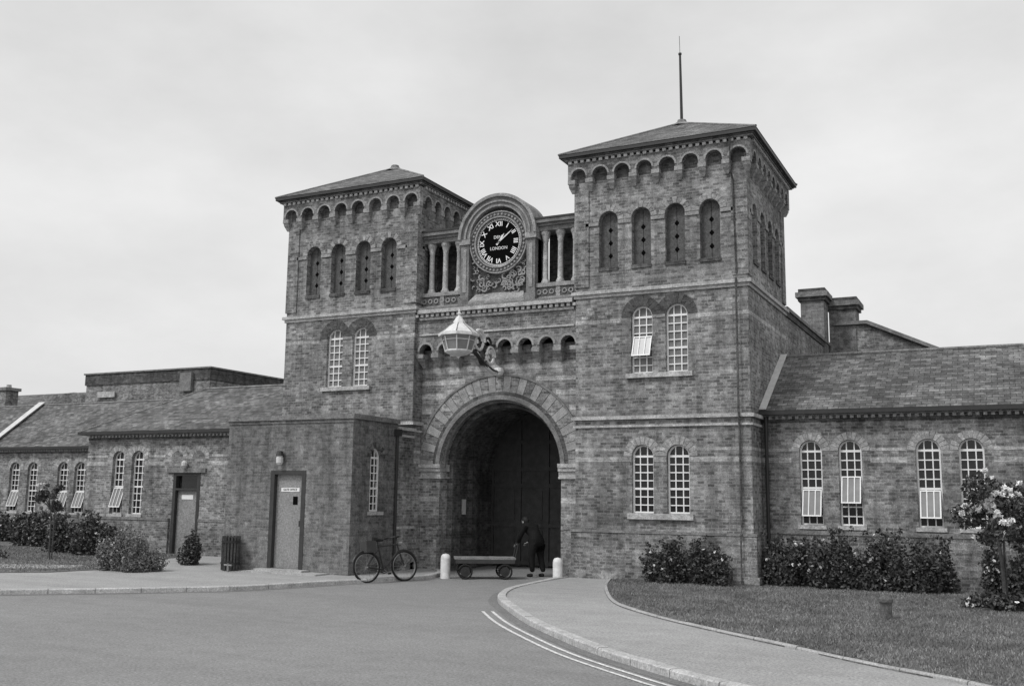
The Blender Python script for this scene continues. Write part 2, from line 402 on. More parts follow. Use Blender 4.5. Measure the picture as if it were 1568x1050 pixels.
for a,b in ((XLr,CX-R),(CX+R,XRl)):
    sgn=1 if a<CX else -1
    e0,e1=(a,b+.05) if sgn>0 else (a-.05,b)
    for z0,z1,d in ((2.30,2.38,.10),(2.22,2.30,.07),(2.06,2.10,.05)):
        G('imposts','stone').fbox(f4,e0,e1,z0,z1,-.45,d)
    G('imposts','stone').fbox(f4,e0+.02*(sgn>0)-0,e1-.02*(sgn>0),2.10,2.22,-.2,.02)
    G('jamb_bands','brick_light').fbox(f4,a,b,1.55,1.65,-.01,.005)
    G('gate_plinth','brick').fbox(f4,a+.08,b-.005,-.1,1.0,-.01,.08)
    G('gate_plinth_cap','stone_d').fbox(f4,a+.09,b-.006,1.0,1.06,-.01,.1)
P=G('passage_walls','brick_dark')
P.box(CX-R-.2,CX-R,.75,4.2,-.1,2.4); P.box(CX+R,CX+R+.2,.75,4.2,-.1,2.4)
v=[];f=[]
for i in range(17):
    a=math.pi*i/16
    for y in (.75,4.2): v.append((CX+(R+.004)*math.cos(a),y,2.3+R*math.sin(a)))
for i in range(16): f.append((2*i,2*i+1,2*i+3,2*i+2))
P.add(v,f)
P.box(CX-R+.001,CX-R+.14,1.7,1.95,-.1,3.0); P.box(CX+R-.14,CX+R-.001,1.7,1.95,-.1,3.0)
Gt=G('gate_leaves','door_d'); fg=Ff(3.0)
gp=[(CX-R,0.02),(CX+R,0.02)]+[(CX+R*math.cos(math.pi*i/16),2.3+R*math.sin(math.pi*i/16)) for i in range(17)]
Gt.extr(fg,gp,-.08,0)
for i in range(5):
    s=CX-R+3.0*i/4
    Gt.fbox(fg,s-.06,s+.06,.02,2.3 if i in(0,4) else 3.55,0.001,.045)
for z in (.1,1.0,1.95,2.35,3.0): Gt.fbox(fg,CX-R,CX+R,z-.05,z+.05,.002,.038)
for i in range(4):
    s=CX-R+3.0*(i+.5)/4
    for z0,z1 in ((.22,.88),(1.12,1.83)):
        Gt.fbox(fg,s-.25,s+.25,z0,z1,.002,.02)
G('gate_sign','white_w').fbox(Fr(CX-R),1.45,1.62,1.25,1.6,.0,.02)
f1=Ff(.12)
def mid():
    s0,s1=XLr-.02,XRl+.02; n=8; zb=4.88
    G('machicolation','brick').extr(f1,scallop(s0,s1,n,zb,5.72),-.2,0)
    w=(s1-s0)/n
    for i in range(n+1):
        s=s0+w*i; s=min(max(s,s0+.11),s1-.11)
        pendant(G,Ff(.4),s,zb,.29,.19,h=.3)
    for i in range(n):
        G('corbel_arch_rings','vou_l').ring(f1,s0+w*(i+.5),zb+.06,(w-.17)/2,(w-.17)/2+.05,0,math.pi,-.02,.012,8)
    for z0,z1,d in ((5.30,5.34,.03),(5.66,5.72,.05),(5.80,5.88,.15)):
        G('string_courses','stone').fbox(f1,s0+.1,s1-.1,z0,z1,-.2,d)
    G('cornice_brick','brick_dark').fbox(f1,s0,s1,5.72,5.80,-.2,.06)
    for i in range(30): G('dentils','stone').fbox(f1,s0+(s1-s0)*(i+.2)/30,s0+(s1-s0)*(i+.75)/30,5.725,5.79,.061,.11)
    G('ledge','stone_d').box(s0,s1,-.0,1.2,5.885,5.93)
mid()
G('gate_back','brick_dark').box(XLr,XRl,.76,4.2,3.85,5.88)
for a,b in ((XLr,CX-.92),(CX+.92,XRl)):
    G('gallery_back','brick_dark').box(a,b,1.0,1.2,5.93,7.75)
    fg2=Ff(.28)
    G('balustrade','stone_m').fbox(fg2,a,b,5.93,6.02,-.25,.02)
    G('balustrade_carving','carved').fbox(fg2,a+.02,b-.02,6.02,6.24,-.2,0)
    G('balustrade','stone_m').fbox(fg2,a,b,6.24,6.33,-.25,.03)
    G('balustrade','stone_m').fbox(fg2,(a+b)/2-.05,(a+b)/2+.05,6.02,6.24,-.2,.012)
    for k in range(7):
        s=a+.08+(b-a-.16)*k/6
        G('balustrade_rings','stone_m').ring(fg2,s,6.13,.035,.06,0,2*math.pi,0,.02,10)
    m=3
    for k in range(m):
        s=a+(b-a)*(k+.5)/m
        G('gallery_columns','stone',True).lathe(s,.40,[(.10,6.33),(.10,6.38),(.075,6.42),(.065,6.46),(.058,7.28),(.07,7.31),(.065,7.34),(.10,7.45),(.11,7.46),(.11,7.52)],12)
    G('gallery_entablature','stone_d').fbox(fg2,a,b,7.52,7.62,-.4,0)
    G('gallery_entablature','stone_m').fbox(fg2,a,b,7.62,7.68,-.4,.05)
    G('gallery_entablature','stone_d').fbox(fg2,a,b,7.68,7.76,-.75,.12)
    G('gallery_roof','gutter').fbox(fg2,a,b,7.762,7.80,-.8,.14)
# ---- clock aedicule
fc=Ff(.22); cz=7.42
out=[(CX-.94,5.93),(CX+.94,5.93)]+[(CX+.94*math.cos(math.pi*i/32),7.48+.96*math.sin(math.pi*i/32)) for i in range(33)]
G('clock_gable','carved').extr(fc,out,-.6,-.12)
G('clock_gable_arch','stone_d').ring(fc,CX,7.48,.72,.92,0,math.pi,-.3,.06,40)
G('clock_gable_arch_edge','stone_m').ring(fc,CX,7.48,.92,.99,0,math.pi,-.62,.12,40)
G('clock_gable_arch_edge','stone_m').ring(fc,CX,7.48,.80,.84,0,math.pi,.0,.09,40)
G('clock_gable_arch_edge','stone_m').ring(fc,CX,7.48,.70,.735,0,math.pi,-.1,.075,40)
for sg in (-1,1):
    a,b=sorted((CX+sg*.73,CX+sg*.94))
    G('clock_pilasters','stone_d').fbox(fc,a,b,6.12,7.36,-.3,.04)
    G('clock_pilasters','stone_d').fbox(fc,a-.03,b+.03,5.93,6.12,-.3,.09)
    G('clock_pilaster_caps','stone_m').fbox(fc,a-.03,b+.04,7.36,7.48,-.3,.08)
    G('clock_pilaster_panels','stone_m').fbox(fc,a+.06,b-.06,6.25,7.25,.04,.055)
G('clock_gable_base','stone_m').fbox(fc,CX-.70,CX+.70,5.93,6.02,-.3,.10)
v=[fc(CX-.70,6.02,.10),fc(CX+.70,6.02,.10),fc(CX+.6,6.22,-.1),fc(CX-.6,6.22,-.1)]
G('clock_gable_slope','stone_m').add(v,[(0,1,2,3)])
cp=G('clock_scrolls','stone_m')
rs=random.Random(3)
for k in range(150):
    s=CX+rs.uniform(-.68,.68); z=rs.uniform(6.25,7.2)
    if math.hypot(s-CX,z-7.36)<.76: continue
    a=rs.uniform(0,6.28); rr=rs.uniform(.03,.085)
    cp.ring(fc,s,z,rr*.6,rr,a,a+rs.uniform(2.5,5),-.14,-.06+rs.uniform(0,.03),10)
CZ=7.36
G('clock_ring','carved').ring(fc,CX,CZ,.60,.70,0,2*math.pi,-.13,.0,56)
G('clock_ring_outer','stone_m').ring(fc,CX,CZ,.70,.725,0,2*math.pi,-.13,.02,56)
G('clock_ring_inner','stone_m').ring(fc,CX,CZ,.57,.60,0,2*math.pi,-.13,.03,56)
for k in range(44):
    a=2*math.pi*k/44
    G('clock_ring_beads','stone_m').ring(fc,CX+.65*math.cos(a),CZ+.65*math.sin(a),.004,.026,0,2*math.pi,-.01,.025,6)
G('clock_face','black').extr(fc,[(CX+.572*math.cos(2*math.pi*i/48),CZ+.572*math.sin(2*math.pi*i/48)) for i in range(48)],-.13,-.03)
G('clock_minute_ring','white').ring(fc,CX,CZ,.515,.525,0,2*math.pi,-.03,-.024,56)
G('clock_minute_ring','white').ring(fc,CX,CZ,.543,.552,0,2*math.pi,-.03,-.024,56)
for k in range(60):
    a=2*math.pi*k/60; G('clock_minute_ring','white').ring(fc,CX,CZ,.525,.543,a-.008,a+.008,-.03,-.025,1)
def text(body,s,z,size,rot,fr,d,mat,parent,name,ext=.004):
    cu=bpy.data.curves.new(name,'FONT'); cu.body=body; cu.size=size*S; cu.align_x='CENTER'; cu.align_y='CENTER'; cu.extrude=ext; cu.offset=.003*S*(1 if size>.1 else .3)
    cu.materials.append(M[mat]); ob=bpy.data.objects.new(name,cu); col.objects.link(ob)
    ob.matrix_world=Matrix.Translation(Vector(fr(s,z,d))*S)@Matrix.Rotation(rot,4,'Y')@Matrix.Rotation(math.pi/2,4,'X')
    ob.parent=parent; ob.matrix_parent_inverse=Matrix.Translation(-parent.location)
    return ob
for h,t in enumerate('XII I II III IIII V VI VII VIII IX X XI'.split()):
    a=2*math.pi*h/12
    text(t,CX+.425*math.sin(a),CZ+.425*math.cos(a),.155,a,fc,-.024,'white',G.e,'clock_numeral')
text('DENT',CX,CZ+.12,.10,0,fc,-.024,'white_w',G.e,'clock_lettering')
text('LONDON',CX,CZ-.14,.10,0,fc,-.024,'white_w',G.e,'clock_lettering')
def hand(a,L,w):
    s,c=math.sin(a),math.cos(a); pts=[(-w,-.08),(w,-.08),(w*1.2,L*.7),(0,L),(-w*1.2,L*.7)]
    G('clock_hands','white').extr(fc,[(CX+x*c+y*s,CZ-x*s+y*c) for x,y in pts],-.018,-.012)
hand(D2R(52),.44,.010); hand(D2R(35),.24,.014)
pp=G('downpipes','brick_dark')
pp.tube([(-4.78,-.22,8.86),(-4.78,-.20,8.2),(-4.78,-.05,8.05),(-4.74,-.05,6.1)],.022,8)
pp.tube([(-4.74,-.11,6.0),(-4.74,-.11,3.35),(-4.74,-.06,3.0),(-4.74,-.06,1.12),(-4.74,-.15,1.0),(-4.74,-.15,0)],.022,8)
G('downpipe_iron','gutter').tube([(-4.42,.8,3.3),(-4.42,.8,0)],.035,8)
G.done()
# ---- lantern on bracket
LB=Bld('wall_lantern',(CX,.3,4.4))
ly=-1.5
LB('lantern_roof','white_w').lathe(CX,ly,[(0,5.52),(.025,5.48),(.02,5.45),(.055,5.42),(.02,5.38),(.06,5.35),(.09,5.30),(.12,5.26),(.14,5.21),(.27,5.12),(.39,5.02),(.43,5.0),(.43,4.94),(.365,4.93)],8,.39)
LB('lantern_glass','glass_l').lathe(CX,ly,[(.355,4.925),(.275,4.65)],8,.39)
fr_=LB('lantern_frame','white_w')
for k in range(8):
    th=.39+2*math.pi*k/8; c_,s_=math.cos(th),math.sin(th)
    fr_.tube([(CX+.365*c_,ly+.365*s_,4.93),(CX+.28*c_,ly+.28*s_,4.64)],.013,5)
    fr_.tube([(CX+.345*c_,ly+.345*s_,4.85),(CX+.345*math.cos(th+math.pi/4),ly+.345*math.sin(th+math.pi/4),4.85)],.009,5)
    LB('lantern_ribs','stone_d').tube([(CX+.14*c_,ly+.14*s_,5.215),(CX+.43*c_,ly+.43*s_,5.005)],.009,5)
fr_.lathe(CX,ly,[(.28,4.65),(.295,4.63),(.285,4.61),(.21,4.57),(.1,4.54),(.04,4.52),(.0,4.47)],8,.39)
LB('lantern_lamp','lead').lathe(CX,ly,[(0,4.92),(.06,4.88),(.07,4.8),(.03,4.72),(.03,4.64)],8)
br=LB('bracket','iron')
def cat(pts,n=8):
    out=[]; P=[Vector(p) for p in pts]; P=[P[0]*2-P[1]]+P+[P[-1]*2-P[-2]]
    for i in range(1,len(P)-2):
        for k in range(n):
            t=k/n; a,b,c,d=P[i-1:i+3]
            out.append(.5*((2*b)+(c-a)*t+(2*a-5*b+4*c-d)*t*t+(3*b-a-3*c+d)*t**3))
    out.append(P[-2]); return out
br.tube(cat([(CX,.4,4.42),(CX,.1,4.40),(CX,-.35,4.50),(CX,-.8,4.70),(CX,-1.15,4.66),(CX,-1.45,4.55)]),.048,8)
br.tube(cat([(CX,.4,5.0),(CX,.1,4.98),(CX,-.3,4.86),(CX,-.8,4.74)]),.036,8)
def torus_yz(P,x,y,z,r,t,n=20,turn=2*math.pi,spiral=0):
    P.tube([(x,y+(r-spiral*k/n)*math.cos(turn*k/n),z+(r-spiral*k/n)*math.sin(turn*k/n)) for k in range(n+1)],t,6)
w2=LB('bracket_scrolls','white_w')
torus_yz(w2,CX+.03,-.14,4.70,.22,.032,30,3.2*math.pi,.12)
torus_yz(w2,CX+.03,-.66,4.97,.26,.032,30,3.2*math.pi,.14)
torus_yz(br,CX,-.45,4.66,.17,.032)
torus_yz(br,CX,-.20,4.96,.14,.03)
torus_yz(br,CX,-1.0,4.90,.15,.03)
torus_yz(br,CX,-.66,4.97,.08,.03)
w2.tube(cat([(CX,.3,4.40),(CX,.0,4.38),(CX,-.4,4.52),(CX,-.75,4.72)]),.045,6)
w2.lathe(CX,.33,[(0,4.31),(.09,4.34),(.13,4.42),(.09,4.50),(0,4.53)],10)
LB.done()
# ================================================================== BRICK OUTBUILDING
E=Bld('brick_outbuilding',(-13.7,-1.4,0))
ex0,ex1,ey=-15.42,-12.13,-2.4; EH=3.22
fe=Ff(ey)
E('walls','brick_new').wall(fe,[(ex0,-.1),(ex1,-.1),(ex1,EH),(ex0,EH)],[[(-14.2,.14),(-13.28,.14),(-13.28,2.16),(-14.2,2.16)]],.14)
sideh=arc(-1.53,1.33,2.66,.42)
E('walls','brick_new').wall(Fr(ex1),[(ey,-.1),(-.72,-.1),(-.72,EH),(ey,EH)],[sideh],.12)
E('walls','brick_new').wall(Fl(ex0),[(ey,-.1),(.0,-.1),(.0,EH),(ey,EH)],[],.1)
window(E,Fr(ex1),-1.53,1.33,2.66,.42,3,7,.12,('brick_dark','brick_new'),True)
E('roof','gutter').box(ex0+.03,ex1-.03,ey+.03,.0,EH-.1,EH-.02)
E('coping','stone_d').box(ex0-.05,ex1+.05,ey-.05,ey+.2,EH,EH+.1)
E('coping','stone_d').box(ex1-.2,ex1+.05,ey+.2,-.70,EH,EH+.1); E('coping','stone_d').box(ex0-.05,ex0+.2,ey+.2,0,EH,EH+.1)
E('coping_course','brick_new').box(ex0-.02,ex1+.02,ey-.02,ey+.1,EH-.07,EH-.001)
E('link_wall','brick').box(ex1-.3,ex1-.03,-.715,.0,-.1,3.1)
E('link_cap','stone').box(ex1-.3,ex1+.03,-.74,.0,3.1,3.17); E('link_cap','stone').box(ex1-.29,ex1+.0,-.74,.0,2.95,3.0)
E('link_plinth','brick').box(ex1-.3,ex1+.03,-.715,.0,-.1,.95); E('link_cap','stone').box(ex1-.29,ex1+.04,-.714,.0,.95,1.0)
E('pipe','gutter').tube([(ex1+.05,-.8,3.0),(ex1+.05,-.8,.05)],.03,8)
E('pipe','gutter').box(ex1-.0,ex1+.12,-.87,-.73,2.95,3.1)
E('door_leaf','door_g').fbox(fe,-14.1,-13.38,.14,2.1,-.13,-.09)
for a,b,z0,z1 in ((-14.2,-14.1,.14,2.16),(-13.38,-13.28,.14,2.16),(-14.1,-13.38,2.08,2.16)): E('door_frame','frame_d').fbox(fe,a,b,z0,z1,-.13,.012)
E('door_sign','white').fbox(fe,-13.98,-13.5,1.72,1.80,-.089,-.08)
text('GATE OFFICE',-13.74,1.76,.06,0,fe,-.078,'black',E.e,'sign_text',.001)
E('door_grille','black').fbox(fe,-13.66,-13.54,1.45,1.62,-.089,-.083)
E('door_handle','frame_d').fbox(fe,-13.47,-13.44,1.0,1.12,-.09,-.06)
E('door_step','concrete').fbox(fe,-14.35,-13.1,.0,.13,-.14,.25)
E('door_step','concrete').fbox(fe,-14.5,-12.6,.0,.09,-.1,.45)
E('bulkhead_light','lead').lathe(-13.92,ey-.09,[(.05,2.28),(.075,2.32),(.075,2.42),(.05,2.48)],10)
E('bulkhead_light_cap','iron').lathe(-13.92,ey-.09,[(.06,2.48),(.09,2.47),(.06,2.56),(0,2.57)],10)
E('bulkhead_light_cap','iron').box(-13.95,-13.89,ey-.05,ey,2.38,2.5)
E.done()
# ================================================================== WINGS
def hip_roof(B,x0,x1,y0,y1,ze,zr,hl,hr,o=.18,fl=None):
    x0-=o*(hl>0); x1+=o*(hr>0); y0-=o; y1+=o; ym=(y0+y1)/2
    A,Bq,C,Dq=(x0,y0,ze),(x1,y0,ze),(x1,y1,ze),(x0,y1,ze); L=(x0+hl,ym,zr); Rr=(x1-hr,ym,zr)
    B('roof','slate').add([A,Bq,C,Dq,L,Rr],[(0,1,5,4),(2,3,4,5),(3,0,4),(1,2,5)])
    B('ridge_tiles','stone_d').tube([L,Rr],.045,6)
    if hl: B('ridge_tiles','stone_d').tube([A,L],.035,6); B('ridge_tiles','stone_d').tube([Dq,L],.035,6)
    if hr: B('ridge_tiles','stone_d').tube([Bq,Rr],.035,6); B('ridge_tiles','stone_d').tube([C,Rr],.035,6)
    B('gutter','gutter').box(x0-.02,x1+.02,y0-.07,y0+.04,ze-.09,ze-.01)
    B('gutter','gutter').box(x0-.02,x1+.02,y1-.04,y1+.07,ze-.09,ze-.01)
    if hr: B('gutter','gutter').box(x1-.04,x1+.07,y0+.042,y1-.042,ze-.09,ze-.01)
    if hl: B('gutter','gutter').box(x0-.07,x0+.04,y0+.042,y1-.042,ze-.09,ze-.01)
def eaves(B,fr,s0,s1,z):
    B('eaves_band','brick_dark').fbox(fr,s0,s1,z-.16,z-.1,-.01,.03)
    B('eaves_stone','stone_m').fbox(fr,s0,s1,z-.045,z-.005,-.01,.09)
    n=int((s1-s0)/.13)
    for i in range(n):
        a=s0+(s1-s0)*(i+.2)/n; b=s0+(s1-s0)*(i+.7)/n
        B('eaves_dentils','stone').fbox(fr,a,b,z-.1,z-.045,-.01,.06)
def bands(B,fr,segs):
    for a,b in segs:
        for z0,z1 in ((2.40,2.50),(2.62,2.68)): B('brick_bands','brick_light').fbox(fr,a,b,z0,z1,-.01,.005)
RW=Bld('brick_wing',(-1.2,3,0)); fw=Ff(.9)
ws=[]
for c in (-3.22,-1.08,1.06): ws+=[(c-.37),(c+.37)]
RW('walls','brick').wall(fw,[(XRr+.0,-.1),(2.1,-.1),(2.1,3.34),(XRr,3.34)],[arc(w,1.2,2.84,.43) for w in ws],.12)
for i,w in enumerate(ws): window(RW,fw,w,1.2,2.84,.43,3,8,.15,('vou_l','brick_light'),True,openc=[1,2,1,0,1,0][i])
RW('walls','brick').box(2.0,2.099,.902,4.89,-.1,3.34); RW('walls','brick').box(XRr,2.1,4.9,5,-.1,3.34)
bands(RW,fw,((XRr,ws[0]-.37),(ws[1]+.37,ws[2]-.37),(ws[3]+.37,ws[4]-.37),(ws[5]+.37,2.1)))
RW('plinth','brick').fbox(fw,XRr,2.15,-.1,1.02,-.01,.06); RW('plinth_cap','stone_d').fbox(fw,XRr,2.17,1.02,1.10,-.01,.08)
eaves(RW,fw,XRr,2.1,3.36)
hip_roof(RW,XRr,2.1,.9,5.0,3.43,4.80,0,2.0)
v=[(XRr+.005,.70,3.45),(XRr+.14,.70,3.45),(XRr+.14,2.95,4.835),(XRr+.005,2.95,4.835)]
RW('flashing','lead').add(v+[(a,b,c+.03) for a,b,c in v],[(0,1,2,3),(4,5,6,7),(0,1,5,4),(1,2,6,5)])
RW.done()
LW=Bld('brick_wing',(-19.8,3,0)); fl_=Ff(.9)
wl=[-22.33,-21.6]; x0,x1=-23.55,XLl
dh=[(-20.25,.05),(-19.3,.05),(-19.3,2.2),(-20.25,2.2)]
LW('walls','brick').wall(fl_,[(x0,-.1),(x1,-.1),(x1,3.25),(x0,3.25)],[arc(w,1.08,2.80,.47) for w in wl]+[dh],.14)
LW('walls','brick').box(x0,x0+.1,.902,4.89,-.1,3.25); LW('walls','brick').box(x0,x1,4.9,5,-.1,3.25)
for i,w in enumerate(wl): window(LW,fl_,w,1.08,2.80,.47,3,8,.16,('vou_l','brick_light'),True,openc=[1,0][i],rev=.14)
LW('door_leaf','door_g').fbox(fl_,-20.15,-19.4,.05,1.75,-.13,-.09)
LW('door_fanlight','glass').fbox(fl_,-20.15,-19.4,1.78,2.12,-.13,-.1)
for a,b,z0,z1 in ((-20.25,-20.15,.05,2.2),(-19.4,-19.3,.05,2.2),(-20.15,-19.4,2.12,2.2),(-20.15,-19.4,1.74,1.79)): LW('door_frame','frame_d').fbox(fl_,a,b,z0,z1,-.13,.012)
LW('door_sign','white').fbox(fl_,-20.0,-19.6,1.5,1.62,-.09,-.08)
LW('door_lintel','stone_d').fbox(fl_,-20.45,-19.1,2.2,2.32,-.1,.06)
LW('bulkhead_light','lead').lathe(-19.8,.8,[(.05,2.34),(.08,2.38),(.08,2.46),(.04,2.52)],10)
for c in (-20.15,-19.4): voussoirs(LW,fl_,c,2.56,.22,.365,11,-.02,.008,'vou_l','brick_light','hood_vou_l','hood_brick_light')
bands(LW,fl_,((x0,wl[0]-.41),(wl[1]+.41,-20.6),(-18.95,x1)))
for a,b in ((x0-.06,-20.3),(-19.25,x1)):
    LW('plinth','brick').fbox(fl_,a,b,-.1,.93,-.01,.06); LW('plinth_cap','stone_d').fbox(fl_,a,b,.93,1.0,-.01,.08)
eaves(LW,fl_,x0,x1,3.27)
hip_roof(LW,x0,x1,.9,5.0,3.34,4.7,2.5,0)
LW.done()
FW=Bld('brick_wing',(-34,8,0)); ff=Ff(5.5)
wf=[-32.55,-31.6,-30.05,-29.2]
FW('walls','brick').wall(ff,[(-50,-.4),(-23,-.4),(-23,3.15),(-50,3.15)],[arc(w,.95,2.7,.55) for w in wf]+[arc(w-4.6,.95,2.7,.55) for w in wf],.14)
for i,w in enumerate(wf+[w-4.6 for w in wf]): window(FW,ff,w,.95,2.7,.55,3,8,.18,('vou_l','brick_light'),True,openc=[1,0,1,1,0,0,0,0][i],rev=.14)
FW('plinth_cap','stone_d').fbox(ff,-50,-23,.8,.87,-.01,.08)
FW('plinth','brick').fbox(ff,-50,-23,-.4,.8,-.01,.06)
FW('walls','brick').box(-23.1,-23,5.502,10.5,-.4,3.15)
eaves(FW,ff,-50,-23,3.17)
hip_roof(FW,-50,-23,5.5,10.6,3.24,5.05,2.4,2.4)
v=[(-34.0,5.25,3.27),(-33.7,5.25,3.27),(-34.45,8.05,5.13),(-34.8,8.05,5.13)]
FW('flashing','lead').add(v+[(a,b,c+.05) for a,b,c in v],[(0,1,2,3),(4,5,6,7),(0,1,5,4),(3,0,4,7)])
FW('chimney','brick').box(-39.3,-38.75,9.5,10.1,4,5.95); FW('chimney_cap','stone_d').box(-39.38,-38.67,9.42,10.18,5.95,6.08); FW('chimney_pot','stone').lathe(-39.0,9.8,[(.12,6.08),(.1,6.2),(.11,6.22)],10)
FW.done()
BG=Bld('flat_roofed_building',(-31.5,13,0))
BG('walls','brick').box(-35.4,-28.5,10.8,15.6,-.2,6.15); BG('parapet','brick_dark').box(-35.45,-28.45,10.75,15.65,6.15,6.6); BG('coping','stone_d').box(-35.5,-28.4,10.7,15.7,6.6,6.66)
BG('pale_panel','stone').box(-34.6,-33.6,10.7,10.75,5.6,5.85)
BG('chimney','stone_d').box(-29.9,-29.3,10.6,10.74,5.7,6.45)
BG('rear_range','brick_dark').box(-27.9,-21,13.5,20,0,5.9); BG('rear_roof','slate').add([(-28,13.3,5.9),(-20.8,13.3,5.9),(-20.8,17,6.6),(-28,17,6.6)],[(0,1,2,3)])
BG('ramped_wall','brick').extr(Ff(11.2),[(-38.5,0),(-35.41,0),(-35.41,6.0)]+[(-36.6+1.2*math.cos(a),5.35+.6*math.sin(a)) for a in (.4,.8,1.2,1.57)]+[(-38.5,5.85)],-.3,0)
BG.done()
BL=Bld('slate_roofed_building',(-48,15,0))
BL('walls','brick').box(-60,-38.6,12.5,20,-.2,4.9); BL('roof','slate').add([(-60.2,12.3,4.9),(-38.4,12.3,4.9),(-40,16,6.6),(-60,16,6.6)],[(0,1,2,3)])
BL.done()
RB=Bld('rear_brick_range',(-7,8,0))
RB('walls','brick').box(-12.0,XRr-.01,W+.02,11.5,-.1,5.85); RB('walls_band','brick_dark').box(-12.05,XRr+.02,W+.03,11.53,5.85,5.98)
RB('coping','stone_d').box(-12.1,XRr+.06,W+.03,11.6,5.98,6.06)
def stack(x0,x1,y0,y1,z0,z1):
    RB('chimney_stacks','brick_new').box(x0,x1,y0,y1,z0,z1-.34)
    RB('chimney_caps_dark','brick_dark').box(x0-.06,x1+.06,y0-.06,y1+.06,z1-.34,z1-.24)
    RB('chimney_caps','stone_d').box(x0-.12,x1+.12,y0-.12,y1+.12,z1-.24,z1-.10)
    RB('chimney_caps_dark','brick_dark').box(x0-.05,x1+.05,y0-.05,y1+.05,z1-.10,z1)
stack(-5.12,-4.50,8.8,9.5,5.5,7.5)
stack(-4.50,-3.78,9.65,10.4,0,7.35)
RB('rear_gable','brick').extr(Ff(9.7),[(-4.5,0),(1.5,0),(1.5,4.2),(-3.5,6.55),(-4.5,6.55)],-3,0)
RB('rear_gable_coping','stone_d').extr(Ff(9.62),[(-3.5,6.555),(1.6,4.15),(1.6,4.24),(-3.47,6.65),(-4.4,6.65),(-4.4,6.555)],-3.1,.05)
RB.done()
# ================================================================== GROUND
gr=Part('ground','soil'); gr.add([(-500,-300,-.06),(500,-300,-.06),(500,700,-.06),(-500,700,-.06)],[(0,1,2,3)]); gr.done()
rd=Part('road','asphalt'); rd.add([(-60,-60,0),(60,-60,0),(60,4.5,0),(-60,4.5,0)],[(0,1,2,3)]); rd.done()
def flat(name,mat,poly,z0,z1):
    P=Part(name,mat); n=len(poly)
    tris=tessellate_polygon([[Vector((a,b,0)) for a,b in poly]])
    P.add([(a,b,z1) for a,b in poly]+[(a,b,z0) for a,b in poly],[tuple(t) for t in tris]+[(i,(i+1)%n,(i+1)%n+n,i+n) for i in range(n)])
    return P.done()
def cat2(pts,n=8): return [(p.x,p.y) for p in cat([(a,b,0) for a,b in pts],n)]
KR=cat2([(-8.40,.35),(-8.40,-.6),(-8.34,-1.9),(-8.15,-3.2),(-7.6,-4.6),(-6.78,-5.85),(-5.95,-7.0),(-5.08,-8.03),(-4.2,-8.98),(-3.24,-9.82),(-2.4,-10.45),(-.8,-11.3),(3,-12.6),(14,-15)],8)
KL=cat2([(-45,-36),(-25,-17.5),(-17.5,-10.6),(-14.82,-8.19),(-12.95,-6.4),(-12.25,-5.6),(-11.85,-4.6),(-11.5,-3.5),(-11.06,-2.43),(-10.82,-1.5),(-11.1,-.4),(-11.72,.35)],8)
LE=cat2([(-7.45,.0),(-7.3,-.5),(-6.9,-1.7),(-6.2,-3.4),(-5.6,-4.6),(-4.92,-5.5),(-3.9,-6.55),(-2.39,-7.85),(-.78,-9.15),(2,-10.6),(14,-13.2)],8)
flat('pavement','pave',KR+[(14,4),(-8.3,4)],.0,.062)
flat('pavement','pave',KL+[(-11.72,4),(-60,4),(-60,-36)],.0,.062)
flat('lawn','grass',LE+[(14,1.2),(-7.45,1.2)],.0,.075)
LL=[(-60,-9),(-30,-8.6),(-19,-6.6),(-17.4,-5.2),(-17.1,-3.6),(-17.6,-2.2),(-18.9,-.5),(-19.0,.88),(-23.6,.88),(-23.6,5.4),(-60,5.4)]
flat('lawn','grass',LL,.0,.075)
flat('footpath','concrete',[(-60,-7.6),(-30,-7.2),(-19.3,-5.3),(-17.9,-4.3),(-18.3,-3.5),(-20,-4.2),(-30,-5.6),(-60,-6)],.0,.08)
def kerbs(name,path,w,z,mat='kerb',L=.72,side=1):
    P=Part(name,mat); P2=[Vector((a,b)) for a,b in path]
    acc=[0]
    for i in range(1,len(P2)): acc.append(acc[-1]+(P2[i]-P2[i-1]).length)
    def at(s):
        s=max(0,min(s,acc[-1]-1e-4)); i=int(np.searchsorted(acc,s,side='right'))-1
        i=min(i,len(P2)-2); t=(s-acc[i])/(acc[i+1]-acc[i]+1e-9); p=P2[i].lerp(P2[i+1],t); d=(P2[i+1]-P2[i]).normalized(); return p,Vector((-d.y,d.x))
    s=0
    while s<acc[-1]-.05:
        e=min(s+L-.014,acc[-1]); v=[];k=4; dz=random.uniform(-.005,.005)
        for j in range(k+1):
            p,nm=at(s+(e-s)*j/k)
            a=p; b=p+nm*w*side
            v+=[(a.x,a.y,-.02),(a.x,a.y,z-.014+dz),(a.x+nm.x*side*.014,a.y+nm.y*side*.014,z+dz),(b.x,b.y,z+dz),(b.x,b.y,-.02)]
        f=[]
        for j in range(k):
            for q in range(4): f.append((j*5+q,j*5+q+1,j*5+5+q+1,j*5+5+q))
        f+=[tuple(range(5)),tuple(k*5+q for q in range(5))]
        P.add(v,f); s+=L
    return P.done()
def off(path,w):
    out=[]
    for i,(a,b) in enumerate(path):
        p=Vector(path[min(i+1,len(path)-1)])-Vector(path[max(i-1,0)]); p.normalize(); out.append((a-p.y*w,b+p.x*w))
    return out
kerbs('kerb',off(KR,-.02),.13,.082,side=1)
kerbs('kerb',off(KL,-.02),.13,.082,side=1)
kerbs('lawn_edging',LE,.05,.094,'concrete',.75,side=1)
def ribbon(P,path,w0,w1,z):
    a=off(path,w0); b=off(path,w1); n=len(a)
    P.add([(x,y,z) for x,y in a]+[(x,y,z) for x,y in b],[(i,i+1,n+i+1,n+i) for i in range(n-1)])
